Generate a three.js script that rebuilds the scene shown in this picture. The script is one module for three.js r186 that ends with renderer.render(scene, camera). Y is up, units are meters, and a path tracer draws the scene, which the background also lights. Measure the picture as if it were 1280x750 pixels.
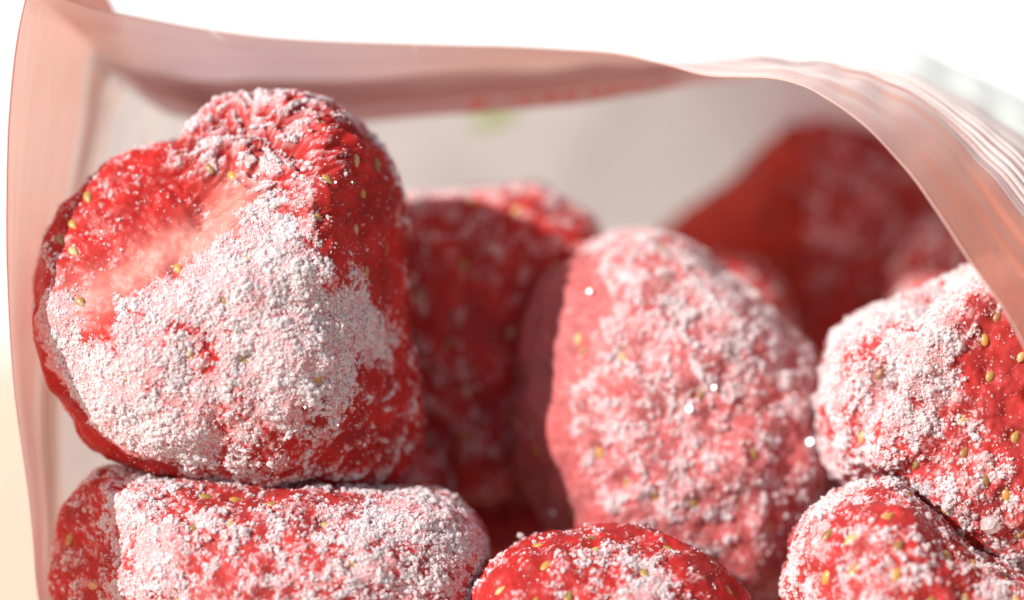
import * as THREE from 'three';
import { createNoise3D } from 'simplex-noise';
import { mergeVertices, mergeGeometries } from 'three/addons/utils/BufferGeometryUtils.js';

// ---------------------------------------------------------------- camera, sky, sun, exposure
const D = 0.3, PITCH = THREE.MathUtils.degToRad(6), PXMM = 13.76;      // distance to the plane in focus; photograph pixels per millimetre there
const scene = new THREE.Scene();
const camera = new THREE.PerspectiveCamera(2 * THREE.MathUtils.radToDeg(Math.atan(375 / PXMM / 1000 / D)), 1280 / 750, 0.01, 20);
camera.rotation.x = -PITCH;
camera.position.set(0, 0.1 + D * Math.sin(PITCH), D * Math.cos(PITCH));
camera.focus = D - 0.0075;
camera.userData.fStop = 8.0;
scene.add(camera);

const skyW = 64, skyH = 32, skyData = new Float32Array(skyW * skyH * 4);
for (let y = 0; y < skyH; y++) for (let x = 0; x < skyW; x++) {
  const e = Math.max(0, (y + 0.5) / skyH * 2 - 1), k = (y * skyW + x) * 4;
  const f = Math.pow(e, 0.6); skyData[k] = 0.35 - 0.15 * f; skyData[k + 1] = 0.365 - 0.12 * f; skyData[k + 2] = 0.385 - 0.05 * f; skyData[k + 3] = 1;
}
const sky = new THREE.DataTexture(skyData, skyW, skyH, THREE.RGBAFormat, THREE.FloatType);
sky.mapping = THREE.EquirectangularReflectionMapping; sky.magFilter = THREE.LinearFilter; sky.needsUpdate = true;
scene.background = sky; scene.environment = sky;

const sun = new THREE.DirectionalLight(new THREE.Color(1, 0.965, 0.91), 5);
const toSun = new THREE.Vector3(-0.73, 0.485, 0.53);
sun.castShadow = true; sun.shadow.mapSize.set(4096, 4096); sun.shadow.radius = 1.2;
Object.assign(sun.shadow.camera, { left: -0.2, right: 0.2, top: 0.2, bottom: -0.2, near: 0.1, far: 2 });
scene.add(sun, sun.target);

const renderer = new THREE.WebGLRenderer({ antialias: true });
renderer.toneMapping = THREE.LinearToneMapping;
renderer.toneMappingExposure = 1.27;
renderer.shadowMap.enabled = true;
renderer.setSize(1024, 600);

// ---------------------------------------------------------------- helpers
let seedState = 7;
function rnd() { seedState = (seedState + 0x6D2B79F5) | 0; let t = Math.imul(seedState ^ (seedState >>> 15), 1 | seedState); t = (t + Math.imul(t ^ (t >>> 7), 61 | t)) ^ t; return ((t ^ (t >>> 14)) >>> 0) / 4294967296; }
const noise = createNoise3D(rnd);
const lerp = THREE.MathUtils.lerp, clamp = THREE.MathUtils.clamp, sstep = (a, b, x) => { const t = clamp((x - a) / (b - a), 0, 1); return t * t * (3 - 2 * t); };
const turn = new THREE.Quaternion().setFromEuler(camera.rotation);
const ORIGIN = new THREE.Vector3(0, 0.1, 0);
// millimetres right, up and towards the viewer of the point in focus; from a place in the photograph and a distance
const mm = (px, py, z = 0) => { const s = (D * 1000 - z) / (D * 1000) / PXMM; return new THREE.Vector3((px - 640) * s, (375 - py) * s, z); };
const world = (v) => v.clone().multiplyScalar(0.001).applyQuaternion(turn).add(ORIGIN);
const at = (px, py, z) => world(mm(px, py, z));
sun.target.position.copy(ORIGIN); sun.position.copy(ORIGIN).add(toSun.clone().normalize().multiplyScalar(1));

const counts = {};
function numbered(name) { const n = counts[name] = (counts[name] ?? -1) + 1; return n ? name + '_' + String(n).padStart(3, '0') : name; }
function mesh(name, geometry, material, parent) {
  const m = new THREE.Mesh(geometry, material); m.name = parent === scene ? numbered(name) : name; m.castShadow = m.receiveShadow = true; parent.add(m); return m;
}
function tag(o, label, category, group) { Object.assign(o.userData, { label, category }); if (group) o.userData.group = group; return o; }

// ---------------------------------------------------------------- table
{
  const g = new THREE.BoxGeometry(1.6, 0.03, 1.25, 160, 1, 125), p = g.attributes.position, c = new Float32Array(p.count * 3);
  for (let i = 0; i < p.count; i++) {
    const x = p.getX(i), z = p.getZ(i), n = 0.5 + 0.5 * noise(x * 3, z * 40, 1), k = 0.5 + 0.5 * noise(x * 5, z * 9, 4);
    c.set([0.58 + 0.1 * n + 0.04 * k, 0.43 + 0.09 * n + 0.04 * k, 0.3 + 0.08 * n + 0.03 * k], i * 3);
  }
  g.setAttribute('color', new THREE.BufferAttribute(c, 3));
  const t = mesh('table_top', g, new THREE.MeshStandardMaterial({ vertexColors: true, roughness: 0.6 }), scene);
  t.position.set(0, -0.007, -0.135); t.userData.kind = 'structure';
}

// ---------------------------------------------------------------- white wall beyond the table
{
  const w = mesh('wall', new THREE.BoxGeometry(5, 3, 0.15, 1, 1, 1), new THREE.MeshStandardMaterial({ color: new THREE.Color(0.9, 0.91, 0.91), roughness: 0.9 }), scene);
  w.position.set(0, 0.6, -1.5); w.userData.kind = 'structure';
}

// ---------------------------------------------------------------- freezer bag: a loft through hand-placed stations, rim to base
// each station: rows of [px, py, z] from the rim inwards: rim, zip start, zip end, shoulder, belly, base (base in millimetres)
const TABLE_Y = -98;
const base = (x, z) => new THREE.Vector3(x, TABLE_Y, z);
const ST = [
  // front, below the picture
  [[640, 1040, 34], [640, 1065, 28], [640, 1085, 26], [640, 1130, 26], [640, 1400, 34], base(0, 20)],
  [[250, 1010, 30], [262, 1040, 24], [270, 1060, 21], [270, 1120, 20], [200, 1400, 28], base(-32, 18)],
  [[85, 930, 24], [110, 950, 10], [125, 960, 4], [120, 1040, 0], [40, 1350, 6], base(-48, 4)],
  // left side
  [[48, 750, 15], [58, 760, -4], [72, 770, -10], [100, 800, -26], [30, 1250, -14], base(-52, -12)],
  [[38, 640, 13], [54, 645, -6], [78, 655, -12], [125, 670, -30], [60, 1150, -34], base(-50, -28)],
  [[17, 480, 11], [46, 485, -10], [78, 490, -16], [140, 500, -36], [110, 1000, -60], base(-46, -44)],
  [[8, 300, 8], [72, 305, -12], [100, 310, -20], [165, 320, -42], [150, 860, -84], base(-40, -58)],
  [[12, 140, 6], [98, 150, -14], [138, 160, -22], [185, 190, -48], [190, 740, -98], base(-34, -66)],
  // corner fold
  [[27, 20, 6], [105, 85, -16], [148, 130, -24], [200, 150, -54], [220, 690, -104], base(-30, -70)],
  [[50, -10, 3], [118, 62, -16], [165, 112, -24], [210, 128, -56], [240, 650, -106], base(-28, -72)],
  // far panel
  [[130, 13, -3], [190, 92, -17], [222, 146, -23], [240, 120, -58], [280, 620, -108], base(-24, -73)],
  [[330, 47, -6], [330, 100, -19], [335, 162, -24], [350, 110, -64], [380, 570, -118], base(-16, -74)],
  [[560, 57, -6], [560, 90, -19], [560, 143, -22], [565, 100, -70], [570, 550, -124], base(-4, -75)],
  [[760, 66, -4], [757, 80, -18], [764, 123, -22], [765, 98, -76], [760, 550, -126], base(10, -74)],
  // right side, rim drooping so that the outside of the panel shows
  [[880, 93, 4], [887, 74, -10], [900, 105, -22], [900, 124, -60], [920, 560, -128], base(22, -72)],
  [[985, 101, 9], [1004, 81, -4], [1018, 88, -15], [1038, 114, -42], [1080, 570, -122], base(32, -66)],
  [[1060, 140, 12], [1095, 105, 0], [1116, 86, -8], [1136, 104, -32], [1260, 590, -108], base(40, -58)],
  [[1131, 208, 14], [1180, 158, 3], [1208, 124, -5], [1242, 148, -26], [1420, 650, -85], base(46, -46)],
  [[1203, 312, 16], [1255, 240, 6], [1298, 188, -2], [1338, 205, -16], [1480, 780, -40], base(50, -34)],
  [[1276, 425, 18], [1335, 345, 9], [1382, 285, 1], [1430, 245, -10], [1540, 900, -20], base(53, -20)],
  [[1345, 600, 20], [1405, 540, 12], [1450, 490, 5], [1500, 450, -2], [1540, 1080, 0], base(52, -6)],
  [[1310, 850, 24], [1360, 830, 18], [1390, 820, 13], [1430, 840, 10], [1420, 1300, 16], base(46, 8)],
  [[1010, 1000, 31], [1035, 1020, 26], [1050, 1040, 22], [1060, 1090, 20], [1060, 1400, 30], base(28, 17)],
].map((row) => row.map((p) => (Array.isArray(p) ? mm(...p) : (() => { const q = p.clone(); q.applyQuaternion(turn.clone().invert()); return q; })())));
const VROW = [0, 0.2, 0.34, 0.55, 0.85, 1];
const cr = (a, b, c, d, t) => 0.5 * (2 * b + (c - a) * t + (2 * a - 5 * b + 4 * c - d) * t * t + (3 * b - 3 * c + d - a) * t * t * t);
const crv = (a, b, c, d, t) => new THREE.Vector3(cr(a.x, b.x, c.x, d.x, t), cr(a.y, b.y, c.y, d.y, t), cr(a.z, b.z, c.z, d.z, t));
const NS = ST.length;
function rowAt(r, s) { const i = Math.floor(s), t = s - i, w = (k) => ST[((k % NS) + NS) % NS][r]; return crv(w(i - 1), w(i), w(i + 1), w(i + 2), t); }
function bagPoint(s, v) {
  let r = 0; while (r < 4 && v > VROW[r + 1]) r++;
  const t = (v - VROW[r]) / (VROW[r + 1] - VROW[r]), g = (k) => rowAt(clamp(k, 0, 5), s);
  const a = r ? g(r - 1) : g(0).multiplyScalar(2).sub(g(1)), d = r < 4 ? g(r + 2) : g(5);
  // straight-ish rows near the rim, rounder ones below
  const p = r < 2 ? g(r).lerp(g(r + 1), t).lerp(crv(a, g(r), g(r + 1), d, t), 0.5) : crv(a, g(r), g(r + 1), d, t);
  return p;
}
// slight unevenness of the film
function film(s, v) {
  const p = bagPoint(s, v), k = sstep(0, 0.1, v);
  p.z += 0.25 * noise(s * 0.9, v * 6, 3); p.y += (0.15 + 0.35 * k) * 0.5 * noise(s * 1.3, v * 5, 9);
  // long soft waves of stiff film, running with the rim
  const wave = noise(s * 0.55, v * 16, 12) + 0.5 * noise(s * 0.9, v * 37, 15) * sstep(15, 13, s); p.y += 0.13 * k * wave; p.z += 0.2 * k * wave;
  if (v > 0.36) { const b = sstep(0.36, 0.5, v) * (s > 13.2 && s < 20 ? lerp(0.25, 1, sstep(0.6, 0.75, v)) : 1); p.x += b * 1.1 * noise(s * 1.1, v * 9, 20); p.y += b * 1.1 * noise(s * 1.1, v * 9, 30); }
  return p;
}
function filmPart(name, s0, s1, ns, v0, v1, nv, color, lift, material, parent) {
  const pos = [], col = [], idx = [];
  for (let i = 0; i <= ns; i++) for (let j = 0; j <= nv; j++) {
    const s = lerp(s0, s1, i / ns), v = lerp(v0, v1, j / nv), p = film(s, v);
    if (lift) {
      const e = 0.004, n = film(s, v + e).sub(p).cross(film(s + e * 4, v).sub(p)).normalize();
      p.addScaledVector(n, lift(s, v));
    }
    const w = world(p); pos.push(w.x, w.y, w.z); col.push(...color(s, v, p));
  }
  for (let i = 0; i < ns; i++) for (let j = 0; j < nv; j++) { const a = i * (nv + 1) + j, b = a + nv + 1; idx.push(a, b, a + 1, b, b + 1, a + 1); }
  const g = new THREE.BufferGeometry();
  g.setAttribute('position', new THREE.Float32BufferAttribute(pos, 3)); g.setAttribute('color', new THREE.Float32BufferAttribute(col, 3)); g.setIndex(idx); g.computeVertexNormals();
  return mesh(name, g, material, parent);
}
const bag = new THREE.Group(); bag.name = 'freezer_bag'; scene.add(bag);
tag(bag, 'open pink printed plastic pouch full of frozen strawberries, standing on the table', 'bag');
const filmMat = (transmission, roughness) => new THREE.MeshPhysicalMaterial({ vertexColors: true, side: THREE.DoubleSide, transmission, thickness: 0, roughness, ior: 1.45, clearcoat: 0.6, clearcoatRoughness: 0.18 });
const stripMat = filmMat(0.54, 0.84), zipMat = filmMat(0.44, 0.88), bodyMat = filmMat(0.34, 0.9), trackMat = filmMat(0.4, 0.7);
const streak = (s, v) => 0.5 + 0.3 * noise(s * 0.35, v * 95, 40) + 0.2 * noise(s * 0.8, v * 230, 44);
const stripColor = (s, v) => { const k = streak(s, v); const w = sstep(16, 18, s), m = sstep(9.5, 10.5, s) * sstep(12.4, 11, s); return [0.8 + 0.06 * k - 0.06 * m + 0.04 * w, 0.45 + 0.14 * k - 0.13 * w - 0.06 * w * k + 0.06 * m, 0.37 + 0.14 * k - 0.17 * w - 0.06 * w * k + 0.13 * m]; };
const glyph = (s, v) => { // red print, too blurred to read
  if (s < 12.1 || s > 13.6 || v < 0.287 || v > 0.311) return 0;
  const x = (s - 12.1) / 0.085, c = Math.floor(x), u = x - c, t = (v - 0.287) / 0.024; if (c % 6 === 2) return 0;
  const h = (k) => Math.abs(Math.sin(c * 12.9898 + k * 78.233) * 43758.5453) % 1;
  const ink = (u < 0.28 && h(1) > 0.2) || (u > 0.55 && u < 0.83 && h(2) > 0.4) || (u < 0.83 && ((t < 0.22 && h(3) > 0.4) || (t > 0.8 && h(4) > 0.4) || (Math.abs(t - 0.5) < 0.12 && h(5) > 0.3)));
  return ink ? 1 : 0;
};
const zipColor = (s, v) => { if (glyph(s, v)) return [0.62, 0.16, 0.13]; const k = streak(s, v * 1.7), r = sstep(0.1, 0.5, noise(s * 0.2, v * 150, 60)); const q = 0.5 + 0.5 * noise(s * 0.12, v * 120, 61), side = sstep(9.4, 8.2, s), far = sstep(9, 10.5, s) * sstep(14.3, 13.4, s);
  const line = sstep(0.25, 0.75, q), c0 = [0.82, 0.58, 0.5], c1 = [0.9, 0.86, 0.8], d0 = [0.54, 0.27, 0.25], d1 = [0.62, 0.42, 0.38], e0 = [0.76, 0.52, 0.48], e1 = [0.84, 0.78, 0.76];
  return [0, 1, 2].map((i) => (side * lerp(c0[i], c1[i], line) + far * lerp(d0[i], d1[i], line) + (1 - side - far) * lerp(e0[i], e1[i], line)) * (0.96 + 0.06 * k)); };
// red print showing through the zip band of the far panel, and the rest of the design further in
let leafAt = null;
function findLeaf() { let best = 1e9; for (let s = 11; s < 14; s += 0.05) for (let v = 0.5; v < 0.95; v += 0.005) { const p = film(s, v), k = 300 / (300 - p.z) * PXMM, dx = 640 + p.x * k - 612, dy = 375 - p.y * k - 146, e = dx * dx + dy * dy; if (e < best) { best = e; leafAt = p; } } }
function bodyColor(s, v, p) {
  if (!leafAt) findLeaf();
  { const dx = p.x - leafAt.x, dy = p.y - leafAt.y, dz = p.z - leafAt.z, a = dx * 0.8 + dy * 0.6, b = Math.hypot(dx * -0.6 + dy * 0.8, dz * 0.5); if ((a / 3.6) ** 2 + (b / 1.7) ** 2 < 1) return [0.45, 0.62, 0.14]; }
  if (s > 13.6 && s < 19 && v < 0.47) { const g = sstep(13.6, 14.4, s) * (0.7 + 0.2 * noise(s * 0.4, v * 40, 80)); return [lerp(0.9, 0.8, g), lerp(0.87, 0.9, g), lerp(0.84, 0.84, g)]; }
  const k = 0.5 + 0.5 * noise(s, v * 8, 70), c = [0.9 + 0.03 * k, 0.87 + 0.03 * k, 0.84 + 0.03 * k];
  if (s > 14) { const q = sstep(14, 15, s) * (0.35 + 0.3 * noise(s * 0.8, v * 4, 75)); return [c[0], lerp(c[1], 0.6, q), lerp(c[2], 0.56, q)]; }
  return c;
}
filmPart('rim_band', 0, NS, 700, 0, 0.2, 30, stripColor, null, stripMat, bag);
const ridge = (v) => { let h = 0; for (const c of [0.222, 0.248, 0.285, 0.312]) h = Math.max(h, 0.2 * Math.exp(-(((v - c) / 0.0045) ** 2))); return h; };
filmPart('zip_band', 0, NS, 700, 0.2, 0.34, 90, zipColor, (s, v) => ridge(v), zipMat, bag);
filmPart('pouch_body', 0, NS, 420, 0.34, 1, 110, bodyColor, null, bodyMat, bag);
{ // the outer layer of the corner gusset, standing up behind the rim
  const top = [[30, -60, -5], [95, -34, -9], [132, -6, -12], [150, 26, -15]], low = [[34, 10, -7], [80, 30, -10], [120, 40, -13], [150, 44, -16]], g = new THREE.PlaneGeometry(1, 1, 24, 8), p = g.attributes.position, c = new Float32Array(p.count * 3);
  const A = new THREE.CatmullRomCurve3(top.map((q) => mm(...q))), B = new THREE.CatmullRomCurve3(low.map((q) => mm(...q)));
  for (let i = 0; i < p.count; i++) { const u = p.getX(i) + 0.5, t = 0.5 - p.getY(i), q = A.getPoint(u).lerp(B.getPoint(u), t); q.z -= 1.2 * Math.sin(t * 3.1); const w = world(q); p.setXYZ(i, w.x, w.y, w.z); c.set([0.66, 0.3 + 0.06 * noise(u * 30, t, 2), 0.25], i * 3); }
  g.setAttribute('color', new THREE.BufferAttribute(c, 3)); g.computeVertexNormals(); mesh('gusset_flap', g, stripMat, bag);
}
{ // rim edge: thin tube added to draw the pale highlight along the film
  class Rim extends THREE.Curve { getPoint(t) { return world(film(t * NS, 0)); } }
  mesh('rim_edge', new THREE.TubeGeometry(new Rim(), 900, 0.0001, 6, true), new THREE.MeshPhysicalMaterial({ color: new THREE.Color(0.78, 0.5, 0.43), roughness: 0.4, transmission: 0.4, thickness: 0 }), bag);
  // two raised zip tracks inside the mouth
  for (const [a, b] of [[0.218, 0.25], [0.256, 0.282]]) filmPart('zip_track', 0, NS, 600, a, b, 12, (s, v) => [0.88, 0.76, 0.72], (s, v) => { const t = (v - a) / (b - a); return -0.45 + 0.32 * Math.max(Math.exp(-(((t - 0.2) / 0.1) ** 2)), Math.exp(-(((t - 0.75) / 0.1) ** 2))); }, trackMat, bag);
}

// ---------------------------------------------------------------- strawberries
const berryMat = new THREE.MeshPhysicalMaterial({ vertexColors: true, roughness: 0.46, ior: 1.4, specularIntensity: 0.5, transmission: 0.06, thickness: 0 });
const dullBerryMat = new THREE.MeshPhysicalMaterial({ vertexColors: true, roughness: 0.6, ior: 1.4, specularIntensity: 0.5 });
const frostMat = new THREE.MeshPhysicalMaterial({ color: new THREE.Color(0.97, 0.93, 0.94), roughness: 0.82, ior: 1.31, transmission: 0.68, thickness: 0 });
const iceMat = new THREE.MeshPhysicalMaterial({ color: new THREE.Color(0.98, 0.96, 0.965), roughness: 0.35, ior: 1.31, transmission: 0.7, thickness: 0 });
const seedMats = [[0.52, 0.26, 0.06], [0.38, 0.22, 0.06], [0.58, 0.36, 0.16], [0.3, 0.15, 0.05]].map((c) => new THREE.MeshPhysicalMaterial({ color: new THREE.Color(...c), roughness: 0.38, clearcoat: 0.3 }));
const seedGeos = [0, 1, 2].map((k) => {
  const g = new THREE.SphereGeometry(1, 14, 10), p = g.attributes.position;
  for (let i = 0; i < p.count; i++) { const y = p.getY(i), t = 1 - 0.35 * Math.max(0, y) - 0.08 * k * y * y; p.setXYZ(i, p.getX(i) * 0.48 * t * 1e-3, y * 0.8 * 1e-3, p.getZ(i) * 0.33 * t * 1e-3); }
  g.computeVertexNormals(); return g;
});
function lump(detail, rough, seed) {
  const g = mergeVertices(new THREE.IcosahedronGeometry(1, detail).deleteAttribute('uv').deleteAttribute('normal')), p = g.attributes.position;
  for (let i = 0; i < p.count; i++) { const k = 1 + rough * noise(p.getX(i) * 1.3 + seed * 9, p.getY(i) * 1.3, p.getZ(i) * 1.3); p.setXYZ(i, p.getX(i) * k, p.getY(i) * k, p.getZ(i) * k); }
  const f = g.toNonIndexed(); f.computeVertexNormals(); return f;
}
const grainGeos = [lump(0, 0.5, 1), lump(1, 0.55, 2), lump(0, 0.6, 3)], chunkGeo = lump(1, 0.5, 8), plateGeo = new THREE.CylinderGeometry(0.6, 0.75, 0.5, 6), plateMat = new THREE.MeshPhysicalMaterial({ color: new THREE.Color(0.93, 0.92, 0.93), roughness: 0.22, ior: 1.31 });

function berry(o) {
  const C = mm(...o.c), loc = (px, py) => mm(px, py, o.c[2]).sub(C);       // millimetres from the centre
  const curve = new THREE.CatmullRomCurve3(o.outline.map(([x, y]) => loc(x, y)), true, 'centripetal').getPoints(600);
  const pol = curve.slice(0, 600).map((p) => [Math.atan2(p.y, p.x), Math.hypot(p.x, p.y)]).sort((a, b) => a[0] - b[0]);
  const T = new Float32Array(721);
  for (let k = 0, j = 0; k <= 720; k++) {
    const a = -Math.PI + k / 720 * 2 * Math.PI;
    while (j < pol.length && pol[j][0] < a) j++;
    const p0 = j ? pol[j - 1] : [pol[pol.length - 1][0] - 2 * Math.PI, pol[pol.length - 1][1]], p1 = j < pol.length ? pol[j] : [pol[0][0] + 2 * Math.PI, pol[0][1]];
    T[k] = lerp(p0[1], p1[1], (a - p0[0]) / Math.max(1e-6, p1[0] - p0[0]));
  }
  const rOf = (a) => { const x = (a + Math.PI) / (2 * Math.PI) * 720, i = Math.min(719, Math.floor(x)); return lerp(T[i], T[i + 1], x - i); };
  const P = o.p ?? 2.3, facets = (o.facets ?? []).map(([n, px, py, z]) => { const v = new THREE.Vector3(...n).normalize(), q = loc(px, py); q.z = z; return [v, v.dot(q)]; });
  function R0(x, y, z) {
    const a = Math.hypot(x, y) / rOf(Math.atan2(y, x)), b = Math.abs(z) / (z > 0 ? o.zf : o.zb);
    let r = Math.pow(Math.pow(a, P) + Math.pow(b, P), -1 / P);
    for (const [n, h] of facets) { const c = n.x * x + n.y * y + n.z * z; if (c > 0.05) { const k = o.k ?? 1.4, q = h / c; if (q < r + 4) r = -Math.log(Math.exp(-k * (r - q)) + 1) / k + q; } }
    return r;
  }
  // the surface seen at a place in the photograph
  function on(px, py) {
    const q = loc(px, py); let a = 0, b = o.zf;
    for (let i = 0; i < 24; i++) { const z = (a + b) / 2, l = Math.hypot(q.x, q.y, z); if (l < R0(q.x / l, q.y / l, z / l)) a = z; else b = z; }
    return new THREE.Vector3(q.x, q.y, a);
  }
  const shapes = (o.shape ?? []).map(([x0, y0, x1, y1, rad, h]) => [on(x0, y0), on(x1, y1), rad, h]);
  const blobs = (o.frost ?? []).map(([x0, y0, x1, y1, rad, h]) => [on(x0, y0), on(x1, y1), rad, h]);
  const ab = new THREE.Vector3(), ap = new THREE.Vector3();
  const near = (p, [a, b, rad]) => { ab.subVectors(b, a); ap.subVectors(p, a); const t = clamp(ap.dot(ab) / Math.max(1e-6, ab.lengthSq()), 0, 1); ap.addScaledVector(ab, -t); return ap.lengthSq() / (rad * rad); };
  const S = o.seed ?? 1, ox = S * 31.7;
  // seeds: those that show, then others spaced over the rest
  const seeds = (o.seeds ?? []).map(([x, y]) => on(x, y)), shown = seeds.length;
  for (let k = 0; k < 900 && seeds.length < (o.nseeds ?? 60); k++) {
    const d = new THREE.Vector3(rnd() * 2 - 1, rnd() * 2 - 1, rnd() * 2 - 0.8); if (d.length() > 1) continue; d.normalize(); if (o.noRandomFront && d.z > 0.25) continue;
    const q = d.clone().multiplyScalar(R0(d.x, d.y, d.z)); if (seeds.every((s) => s.distanceTo(q) > (o.spacing ?? 4.2))) seeds.push(q);
  }
  const seedDirs = seeds.map((s) => s.clone().normalize());
  const wr = (o.wrinkle ?? []).map((w) => [on(w[0], w[1]), ...w.slice(2)]);
  function fold(p, part) {
    let h = 0;
    for (const [c, rad, amp, slope] of wr) {
      const n = Math.exp(-p.distanceToSquared(c) / (rad * rad)); if (n < 0.02) continue;
      h += n * (part ? 1 : amp) * (0.5 - 2.5 * Math.abs(noise(p.x * 0.14 + 3, (p.y + slope * p.x + 0.9 * noise(p.x * 0.22, p.y * 0.22, 5)) * 0.62, p.z * 0.2)));
    }
    return h;
  }
  function disp(p, d) {
    let h = 0;
    for (const s of shapes) { const n = near(p, s); if (n < 9) h += s[3] * Math.exp(-n); }
    h += 0.55 * noise(p.x * 0.12 + ox, p.y * 0.12, p.z * 0.12) + 0.22 * noise(p.x * 0.35, p.y * 0.35 + ox, p.z * 0.35) + 0.07 * noise(p.x * 0.9 + ox, p.y * 0.9, p.z * 0.9);
    h += fold(p, 0);
    for (let i = 0; i < seedDirs.length; i++) { if (d.dot(seedDirs[i]) < 0.97) continue; const t = p.distanceTo(seeds[i]); if (t < 3) h += -0.42 * Math.exp(-t * t / 0.85) + 0.1 * Math.exp(-((t - 1.35) ** 2) / 0.35); }
    return h;
  }
  const frostAt = (p) => { let f = (o.frost0 ?? 0.5) - 0.45 * sstep(1, -4, p.z);
    if (o.flank) { const [a0, a1, e0, e1, w] = o.flank, a = Math.atan2(p.y, p.x), g = ((a + 2 * Math.PI) % (2 * Math.PI)) * 180 / Math.PI; if (g > a0 && g < a1) f -= w * sstep(e0, e1, Math.hypot(p.x, p.y) / rOf(a)) * sstep(a0, a0 + 12, g) * sstep(a1, a1 - 12, g); } for (const b of blobs) { const n = near(p, b); if (n < 7) f += b[3] * Math.exp(-n); } return f; };
  const cover = (p) => sstep(0.36, 0.78, frostAt(p) - 0.03 + 0.28 * noise(p.x * 0.33 + ox, p.y * 0.33, p.z * 0.33) + 0.28 * noise(p.x * 0.95, p.y * 0.95 + ox, p.z * 0.95) + 0.3 * noise(p.x * 2.1, p.y * 2.1, p.z * 2.1 + ox) + 0.6 * fold(p, 1));

  const K = o.K ?? 480, FR = Math.round(K * 0.3), BR = 40, rows = FR + BR, pos = new Float32Array((rows - 1) * K * 3 + 6), col = new Float32Array(pos.length), idx = [];
  const bare = (o.bare ?? []).map(([x0, y0, x1, y1, rad, h]) => [on(x0, y0), on(x1, y1), rad, h]), salmon = [0.68, 0.24, 0.2];
  const dull = o.dull ?? 1, red = o.red ?? [0.4, 0.012, 0.009], pale = [0.8, 0.47, 0.48], d = new THREE.Vector3(), q = new THREE.Vector3(), q0 = new THREE.Vector3();
  const put = (i, th, a) => {
    d.set(Math.sin(th) * Math.cos(a), Math.sin(th) * Math.sin(a), Math.cos(th)); q.copy(d).multiplyScalar(R0(d.x, d.y, d.z));
    q0.copy(q); const c = cover(q), fine = 0.5 + 0.5 * noise(q.x * 3.1, q.y * 3.1, q.z * 3.1), tone = 1 + 0.28 * noise(q.x * 0.2 + ox, q.y * 0.2, q.z * 0.2 + 7) + 0.12 * noise(q.x * 1.4, q.y * 1.4, q.z * 1.4 + ox);
    const h = disp(q, d) + 0.07 * c + 0.04 * c * fine;
    q.addScaledVector(d, h).multiplyScalar(0.001).toArray(pos, i * 3);
    const w = clamp((o.powder ?? 0.05) * sstep(-0.1, 0.3, frostAt(q)) * (0.15 + 1.1 * fine + 0.9 * Math.max(0, noise(q.x * 5, q.y * 5, q.z * 5 + ox))) + Math.pow(c, 0.7) * (0.34 + 0.6 * fine), 0, 0.95) * dull;
    let m = 0; for (const b of bare) { const n = near(q0, b); if (n < 7) m += b[3] * Math.exp(-n); }
    m = clamp(m * (0.9 + 0.2 * noise(q0.x * 0.8, q0.y * 0.8, q0.z * 0.8 + ox)), 0, 1);
    for (let k = 0; k < 3; k++) col[i * 3 + k] = lerp(lerp(red[k] * tone, salmon[k], m), pale[k], w);
  };
  put(0, 0, 0); put(1, Math.PI, 0);
  for (let j = 1; j < rows; j++) {
    const th = j <= FR ? 1.85 * j / FR : lerp(1.85, Math.PI, (j - FR) / BR);
    for (let i = 0; i < K; i++) put(2 + (j - 1) * K + i, th, i / K * 2 * Math.PI);
  }
  const id = (j, i) => 2 + (j - 1) * K + (i % K);
  for (let i = 0; i < K; i++) { idx.push(0, id(1, i), id(1, i + 1)); idx.push(1, id(rows - 1, i + 1), id(rows - 1, i)); }
  for (let j = 1; j < rows - 1; j++) for (let i = 0; i < K; i++) idx.push(id(j, i), id(j + 1, i), id(j, i + 1), id(j, i + 1), id(j + 1, i), id(j + 1, i + 1));
  const g = new THREE.BufferGeometry(); g.setAttribute('position', new THREE.BufferAttribute(pos, 3)); g.setAttribute('color', new THREE.BufferAttribute(col, 3)); g.setIndex(idx); g.computeVertexNormals();

  const t = new THREE.Group(); t.name = numbered('strawberry'); t.position.copy(world(C)); t.quaternion.copy(turn); scene.add(t);
  tag(t, o.label, 'strawberry');
  mesh('flesh', g, o.soft ? berryMat : dullBerryMat, t);
  // seeds
  const axis = new THREE.Vector3(...(o.axis ?? [0.3, 1, 0])).normalize(), N = new THREE.Vector3(), X = new THREE.Vector3(), Y = new THREE.Vector3(), M = new THREE.Matrix4();
  if (!o.far) seeds.forEach((s, i) => {
    const dir = seedDirs[i], e = 0.03;
    const sp = (a, b) => { const v = dir.clone().addScaledVector(X, a).addScaledVector(Y, b).normalize(); return v.multiplyScalar(R0(v.x, v.y, v.z)); };
    X.set(dir.y, -dir.x, 0.01).normalize(); Y.crossVectors(dir, X);
    N.crossVectors(sp(e, 0).sub(sp(-e, 0)), sp(0, e).sub(sp(0, -e))).normalize(); if (N.dot(dir) < 0) N.negate();
    Y.copy(axis).addScaledVector(N, -axis.dot(N)).normalize(); Y.applyAxisAngle(N, (rnd() - 0.5) * 0.9); X.crossVectors(Y, N);
    const m = mesh('seed', seedGeos[i % 3], seedMats[(i * 7 + S) % 4], t), p = s.clone().addScaledVector(dir, disp(s, dir) + 0.01);
    M.makeBasis(X, Y, N); m.quaternion.setFromRotationMatrix(M); m.position.copy(p.multiplyScalar(0.001)); m.scale.setScalar((o.seedSize ?? 0.85) * (0.85 + 0.3 * rnd()));
  });
  // frost grains, scattered by area where frost lies
  const A = [], tri = []; let sum = 0; const va = new THREE.Vector3(), vb = new THREE.Vector3(), vc = new THREE.Vector3();
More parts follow.
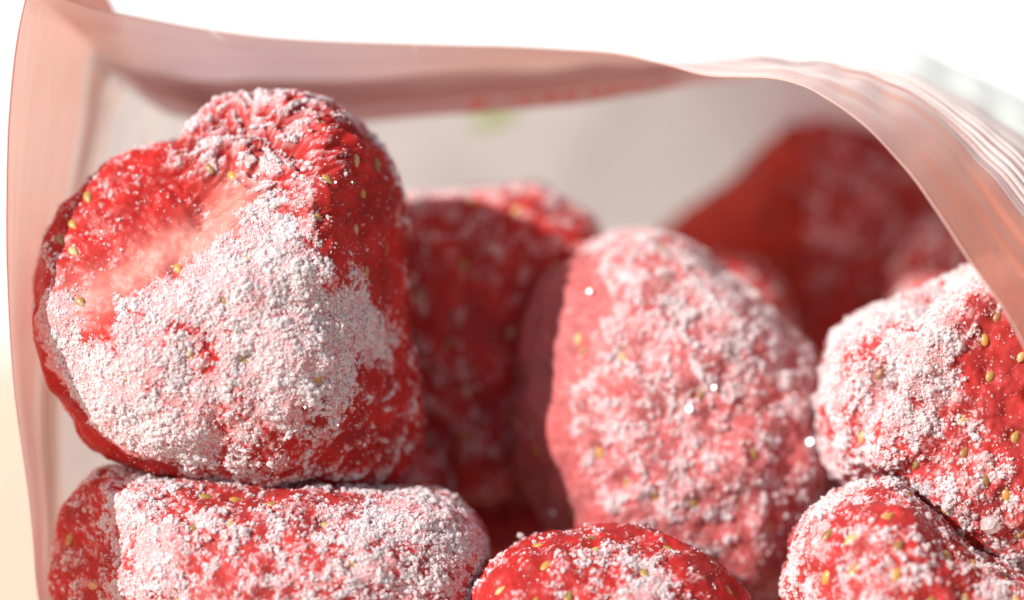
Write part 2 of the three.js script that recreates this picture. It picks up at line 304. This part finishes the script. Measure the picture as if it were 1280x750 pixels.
  for (let k = 0; k < idx.length; k += 3) {
    va.fromArray(pos, idx[k] * 3); if (va.z < -0.35 * o.zb * 1e-3) continue;
    vb.fromArray(pos, idx[k + 1] * 3); vc.fromArray(pos, idx[k + 2] * 3);
    sum += vb.clone().sub(va).cross(vc.clone().sub(va)).length() / 2 * 1e6; A.push(sum); tri.push(k);
  }
  const tries = Math.round(sum * (o.density ?? 15) * 6.2), put3 = [[], [], []], nrm = g.attributes.normal, qn = new THREE.Quaternion(), e = new THREE.Euler(), sc = new THREE.Vector3();
  for (let n = 0; n < tries; n++) {
    const x = rnd() * sum; let lo = 0, hi = A.length - 1; while (lo < hi) { const mid = (lo + hi) >> 1; if (A[mid] < x) lo = mid + 1; else hi = mid; }
    const k = tri[lo]; let u = rnd(), v = rnd(); if (u + v > 1) { u = 1 - u; v = 1 - v; }
    va.fromArray(pos, idx[k] * 3); vb.fromArray(pos, idx[k + 1] * 3); vc.fromArray(pos, idx[k + 2] * 3);
    const p = va.clone().addScaledVector(vb.clone().sub(va), u).addScaledVector(vc.clone().sub(va), v);
    q.copy(p).multiplyScalar(1000);
    const c = cover(q) * (0.45 + 0.55 * sstep(-0.4, 0.3, noise(q.x * 1.5, q.y * 1.5, q.z * 1.5 + 3 * S) + 0.5 * noise(q.x * 3.4, q.y * 3.4, q.z * 3.4))), loose = 0.006 * (o.loose ?? 1); if (rnd() > Math.max(c, loose)) continue;
    N.fromBufferAttribute(nrm, idx[k]);
    const field = 0.95 + 0.5 * noise(q.x * 0.28 + ox, q.y * 0.28, q.z * 0.28 + 11) + 0.35 * noise(q.x * 1.2, q.y * 1.2 + ox, q.z * 1.2 + 5);
    const size = (o.grain ?? 1) * Math.max(0.5, field) * (0.036 + 0.05 * rnd() + 0.12 * Math.pow(rnd(), 7)) * (0.65 + 0.45 * c) * 1e-3;
    p.addScaledVector(N, (-0.1 + 0.6 * rnd() * c) * size + 0.0001 * c * rnd());
    qn.setFromEuler(e.set(rnd() * 6.3, rnd() * 6.3, rnd() * 6.3)); sc.set(size * (0.7 + 0.6 * rnd()), size * (0.7 + 0.6 * rnd()), size * (0.7 + 0.6 * rnd()));
    put3[n % 3].push(M.clone().compose(p, qn, sc));
  }
  put3.forEach((list, k) => {
    const im = new THREE.InstancedMesh(grainGeos[k], k === 2 ? iceMat : frostMat, list.length); im.name = 'frost'; im.userData.kind = 'stuff';
    list.forEach((m, i) => im.setMatrixAt(i, m)); im.castShadow = im.receiveShadow = true; t.add(im);
  });
  // lumps of ice that can be told apart
  for (const [x, y, r] of o.ice ?? []) {
    const s = on(x, y), dir = s.clone().normalize(), m = mesh('ice_crystal', chunkGeo, iceMat, t);
    m.position.copy(s.addScaledVector(dir, disp(s, dir) + r * 0.4).multiplyScalar(0.001)); m.rotation.set(rnd() * 6, rnd() * 6, rnd() * 6); m.scale.set(r, r * 0.8, r * 0.9).multiplyScalar(0.001);
  }
  // flat plates of clear ice, turned so that they catch the sun
  for (const [x, y, r] of o.glint ?? []) {
    const p = on(x, y), dir = p.clone().normalize(), m = mesh('ice_plate', plateGeo, plateMat, t); p.addScaledVector(dir, disp(p, dir) + 0.45);
    const eye = new THREE.Vector3(0, 0, 300).sub(C).sub(p).normalize(), lamp = toSun.clone().normalize().applyQuaternion(turn.clone().invert());
    m.quaternion.setFromUnitVectors(new THREE.Vector3(0, 1, 0), eye.add(lamp).normalize()); m.position.copy(p.multiplyScalar(0.001)); m.scale.setScalar(r * 0.001);
  }
  return t;
}

// the heap, from the one lying highest
berry({
  label: 'large squarish strawberry lying highest, its frosted face split by a bare red groove', c: [285, 370, -4], seed: 1, K: 620, soft: true,
  outline: [[45, 365], [58, 300], [95, 245], [150, 200], [225, 172], [255, 138], [300, 119], [345, 115], [400, 126], [445, 155], [482, 185], [500, 240], [508, 330], [520, 430], [531, 500], [524, 560], [490, 603], [400, 612], [250, 603], [190, 592], [120, 548], [78, 480], [52, 420]],
  zf: 14.5, zb: 13, p: 2.7, k: 1.6, axis: [0.5, -1, 0.2],
  facets: [[[0.88, 0.02, 0.47], 424, 330, 12.6], [[0.42, -0.6, 0.68], 440, 490, 11.8], [[-0.25, 0.5, 0.83], 190, 290, 9.5]],
  shape: [[236, 160, 262, 262, 1.6, -1.3], [280, 275, 140, 370, 4.2, -1.7], [310, 268, 80, 395, 1.8, 0.8], [75, 400, 95, 480, 2.2, 0.5], [150, 450, 250, 560, 9, 0.5]],
  bare: [[305, 245, 270, 285, 2.6, 1], [270, 285, 120, 375, 2.4, 1]], noRandomFront: true, powder: 0.02, flank: [165, 262, 0.84, 0.93, 1.3], wrinkle: [[370, 172, 7, 0.8, 0.25], [300, 180, 6, 0.6, -0.5], [470, 540, 6, 0.5, -0.6]], loose: 2.5,
  frost0: 0.5, frost: [[96, 430, 150, 545, 2.2, 0.2], [330, 150, 430, 190, 6, 0.28], [290, 240, 275, 280, 2.6, -0.45], [265, 285, 140, 358, 2.5, -0.6], [115, 275, 170, 215, 4.5, -0.24], [225, 250, 200, 290, 3, -0.3], [450, 200, 480, 330, 4.8, -0.8], [432, 255, 430, 335, 2, -0.5], [490, 380, 505, 470, 3, -0.2], [110, 500, 430, 420, 6, 0.4], [90, 420, 200, 560, 4.5, 0.4], [310, 300, 400, 510, 5, 0.3], [200, 385, 330, 330, 3, 0.35], [350, 270, 375, 330, 3, 0.25], [455, 385, 485, 420, 2.5, 0.55], [270, 430, 310, 450, 3, -0.12], [52, 350, 55, 420, 2, -0.4], [130, 410, 145, 400, 1.6, -0.5], [450, 530, 510, 570, 4, -0.2], [360, 545, 470, 480, 3, -0.25]],
  seeds: [[120, 249], [101, 282], [86, 300], [100, 314], [110, 378], [302, 216], [270, 205], [451, 205], [420, 228], [465, 241], [476, 207], [455, 288], [462, 340], [412, 272], [490, 310], [500, 270], [325, 322], [232, 334], [300, 378], [255, 440], [322, 450], [410, 470], [180, 470], [410, 160]], nseeds: 44,
  glint: [[378, 222, 0.26], [425, 236, 0.16], [441, 237, 0.18], [425, 520, 0.2], [390, 500, 0.16]], ice: [[70, 382, 0.34], [82, 372, 0.28]], density: 21,
});
berry({
  label: 'blunt strawberry in shadow behind the large one, only its top edge sunlit', c: [590, 420, -25], seed: 2, K: 260,
  outline: [[430, 400], [450, 300], [510, 248], [570, 240], [640, 232], [700, 246], [742, 278], [752, 310], [725, 380], [690, 480], [655, 590], [575, 632], [450, 540]],
  zf: 9, zb: 14, p: 2.5, frost0: 0.32, frost: [[520, 248, 730, 262, 3.2, 0.4], [650, 420, 700, 420, 6, -0.2]], nseeds: 40, density: 7, grain: 1.15,
  seeds: [[648, 262], [580, 330], [700, 330], [560, 430]],
});
berry({
  label: 'strawberry frosted pink all over in the middle, the groove-faced one on its left', c: [840, 520, -18], seed: 3, powder: 0.36, K: 460, soft: true,
  outline: [[641, 540], [644, 470], [655, 400], [680, 348], [725, 312], [780, 293], [840, 297], [895, 332], [955, 380], [1018, 440], [1035, 520], [1052, 590], [1030, 680], [985, 760], [860, 790], [740, 750], [690, 665], [660, 610]],
  zf: 15, zb: 14, p: 2.4, axis: [-0.2, 1, 0], flank: [115, 240, 0.62, 0.74, 1.1], facets: [[[0.68, 0.45, 0.56], 940, 400, 10]],
  frost0: 0.48, frost: [[700, 420, 730, 420, 2.5, -0.2], [920, 600, 1000, 620, 7, -0.06], [900, 360, 1000, 450, 6, 0.16], [900, 720, 1000, 700, 6, -0.2]],
  seeds: [[722, 434], [715, 417], [775, 596], [810, 612], [866, 486], [770, 440], [855, 617], [740, 560], [930, 560], [950, 650]], nseeds: 44,
  glint: [[880, 480, 0.35], [851, 505, 0.5], [993, 545, 0.5], [691, 634, 0.42], [735, 367, 0.3]], ice: [[805, 600, 0.5], [760, 620, 0.6], [820, 345, 0.5]], density: 17, grain: 1.15,
});
berry({
  label: 'strawberry at the right with a bare bright red cheek, tucked under the bag rim', c: [1210, 520, -7], seed: 4, loose: 5, K: 520, soft: true,
  outline: [[1024, 520], [1030, 450], [1050, 412], [1085, 388], [1140, 372], [1200, 338], [1260, 330], [1330, 380], [1375, 480], [1370, 620], [1310, 710], [1220, 725], [1140, 670], [1080, 610], [1040, 590]],
  zf: 15.5, zb: 13, p: 2.5, axis: [0.4, 1, 0], facets: [[[0.05, 0.1, 1], 1230, 520, 13]],
  shape: [[1165, 362, 1082, 470, 1.4, -1.7], [1082, 470, 1070, 590, 1.4, -1.8], [1215, 365, 1105, 480, 2, 0.5]],
  frost0: 0.52, frost: [[1245, 430, 1290, 520, 3.7, -0.75], [1200, 470, 1250, 540, 2.5, -0.3], [1040, 430, 1200, 350, 3.6, 0.35], [1110, 480, 1160, 420, 3.5, 0.3], [1120, 640, 1170, 670, 4, -0.3], [1040, 500, 1050, 580, 3, 0.1], [1200, 600, 1260, 620, 4, -0.05]],
  seeds: [[1208, 419], [1224, 393], [1253, 441], [1215, 463], [1248, 400], [1268, 488], [1178, 520], [1245, 540], [1160, 630], [1205, 590], [1250, 660], [1120, 575], [1232, 610], [1180, 560]], nseeds: 44,
  ice: [[1140, 460, 0.5], [1140, 482, 0.5], [1172, 490, 0.5], [1212, 642, 0.95], [1205, 560, 0.5], [1240, 690, 0.7], [1262, 700, 0.6], [1222, 672, 0.4], [1190, 600, 0.4]], density: 17, grain: 1.15,
});
berry({
  label: 'frosted strawberry lying on its side directly beneath the large highest one', c: [330, 760, -2], seed: 5, K: 560, soft: true,
  outline: [[66, 740], [70, 670], [88, 620], [125, 588], [190, 588], [300, 598], [400, 603], [490, 608], [560, 622], [600, 665], [615, 720], [600, 820], [520, 900], [380, 930], [200, 920], [100, 860]],
  zf: 14.5, zb: 14, p: 2.6, axis: [1, 0.1, 0], facets: [[[-0.6, 0.1, 0.78], 165, 690, 9.5]], k: 0.7,
  frost0: 0.55, frost: [[95, 650, 110, 740, 5, -0.22], [190, 640, 230, 690, 4, 0.25], [480, 650, 560, 660, 5, 0.2], [250, 612, 420, 616, 2.2, -0.3], [275, 690, 300, 700, 3, -0.15]],
  seeds: [[265, 611], [302, 613], [255, 646], [302, 644], [90, 665], [84, 672], [216, 742], [382, 742], [350, 620], [450, 690], [240, 735], [420, 640]], nseeds: 44,
  ice: [[178, 670, 0.5], [200, 660, 0.4], [522, 624, 0.5], [355, 660, 0.45], [550, 640, 0.6]], density: 20,
});
berry({
  label: 'bare red strawberry crown at the bottom middle with pale seeds and a frosty right side', c: [755, 830, 2], seed: 6, K: 480, soft: true,
  outline: [[560, 820], [575, 752], [600, 712], [640, 680], [690, 665], [760, 658], [815, 664], [860, 684], [905, 712], [940, 760], [955, 840], [920, 950], [800, 1000], [650, 980], [580, 910]],
  zf: 13, zb: 13, p: 2.4, axis: [0.2, 1, 0.3], shape: [[800, 664, 880, 705, 1.6, 0.5], [820, 700, 870, 745, 2, -0.3]],
  frost0: 0.2, frost: [[775, 690, 830, 740, 3.6, 0.5], [600, 720, 620, 700, 1.6, 0.25], [700, 740, 760, 745, 3, 0.12], [880, 720, 920, 745, 3, -0.1]],
  seeds: [[625, 728], [706, 730], [672, 676], [738, 666], [742, 679], [802, 702], [820, 742], [865, 742], [760, 740], [665, 740], [681, 695]], nseeds: 44,
  ice: [[650, 668, 0.3], [700, 730, 0.4], [775, 685, 0.4]], density: 19,
});
berry({
  label: 'strawberry in the lower right corner dotted with many yellow seeds', c: [1150, 790, 4], seed: 7, K: 520, soft: true,
  outline: [[985, 760], [985, 700], [1000, 655], [1040, 622], [1085, 602], [1120, 606], [1160, 640], [1210, 680], [1270, 712], [1330, 760], [1350, 850], [1290, 940], [1150, 970], [1040, 920]],
  zf: 13, zb: 13, p: 2.4, axis: [0.5, 1, 0],
  frost0: 0.46, frost: [[990, 690, 1050, 620, 2.6, 0.25], [1080, 625, 1110, 640, 2.5, -0.15], [1170, 690, 1180, 720, 4, -0.2], [1200, 735, 1220, 715, 2, 0.3]],
  seedSize: 1.05, seeds: [[1025, 663], [1052, 663], [1050, 702], [1100, 704], [1143, 735], [1186, 732], [1168, 680], [1204, 693], [1246, 711], [1255, 738], [1052, 744], [1018, 708], [1105, 672]], nseeds: 48, spacing: 3.2,
  ice: [[1078, 648, 0.35], [1076, 733, 0.35], [1131, 696, 0.3], [1150, 640, 0.4]], density: 19,
});
// deeper in the bag, out of focus
berry({
  label: 'deep red blurred strawberry in shadow far inside the bag beside the drooping rim', c: [1085, 320, -53], seed: 8, K: 200, far: true, powder: 0.02,
  outline: [[972, 300], [990, 215], [1020, 150], [1062, 118], [1130, 140], [1190, 230], [1215, 330], [1190, 440], [1100, 490], [1020, 460], [985, 390]],
  zf: 7, zb: 10, p: 2.2, frost0: 0.3, frost: [[1050, 260, 1080, 300, 6, 0.15]], nseeds: 20, density: 1.5, grain: 1.4,
});
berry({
  label: 'blurred strawberry deepest in the bag, tinted orange red as if partly lit, its straight flank against the pale back wall', c: [940, 340, -58], seed: 13, K: 200, far: true, powder: 0.02, red: [0.42, 0.028, 0.014],  // orange tint in the flesh stands in for part light reaching it
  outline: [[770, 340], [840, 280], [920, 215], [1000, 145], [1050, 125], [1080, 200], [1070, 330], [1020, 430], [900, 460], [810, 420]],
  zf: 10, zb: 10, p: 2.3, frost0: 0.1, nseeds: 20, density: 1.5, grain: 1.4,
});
berry({
  label: 'blurred coral strawberry peeping over the right shoulder of the pink frosted one', c: [915, 410, -40], seed: 9, K: 200, far: true,
  outline: [[830, 420], [845, 355], [885, 320], [940, 322], [980, 362], [988, 430], [950, 500], [880, 510]],
  zf: 10, zb: 10, p: 2.3, frost0: 0.35, nseeds: 20, density: 4, grain: 1.4,
});
berry({
  label: 'blurred strawberry wedged between the dark deep one and the drooping bag rim', c: [1200, 370, -40], seed: 10, K: 200, far: true,
  outline: [[1112, 370], [1125, 310], [1160, 275], [1220, 270], [1280, 320], [1300, 400], [1250, 470], [1170, 470], [1122, 430]],
  zf: 10, zb: 11, p: 2.3, frost0: 0.45, nseeds: 20, density: 5, grain: 1.3,
});
berry({
  label: 'shadowed strawberry down in the dark gap below the blunt one behind', c: [610, 745, -34], seed: 11, K: 200, far: true,
  outline: [[450, 740], [455, 640], [500, 570], [600, 545], [690, 570], [745, 660], [750, 760], [700, 880], [600, 900], [500, 860]],
  zf: 6, zb: 12, p: 2.3, frost0: 0.22, nseeds: 20, density: 3, grain: 1.2,
});
berry({
  label: 'shadowed frosty strawberry squeezed in under the right side of the large highest one', c: [450, 650, -20], seed: 12, K: 240,
  outline: [[330, 650], [350, 590], [420, 545], [500, 535], [550, 570], [560, 640], [540, 720], [450, 760], [360, 730]],
  zf: 11, zb: 12, p: 2.3, frost0: 0.34, nseeds: 24, density: 8,
});

// ---------------------------------------------------------------- lint on the rim
{
  const lint = new THREE.MeshStandardMaterial({ color: new THREE.Color(0.8, 0.74, 0.7), roughness: 0.6 });
  const fibre = (pts, label) => tag(mesh('lint_fibre', new THREE.TubeGeometry(new THREE.CatmullRomCurve3(pts.map((p) => at(...p))), 40, 0.00003, 5), lint, scene), label, 'fibre');
  fibre([[262, 38, -4], [275, 47, -3.5], [290, 56, -4], [303, 58, -5]], 'short pale hair lying across the far rim, above the large strawberry');
  fibre([[296, 44, -5], [303, 34, -4], [312, 36, -4], [308, 46, -5]], 'tiny curled pale hair standing up from the far rim of the bag');
  fibre([[520, 52, -5], [519, 66, -5], [522, 82, -7]], 'fine pale thread hanging down the inside of the far panel');
}
renderer.render(scene, camera);
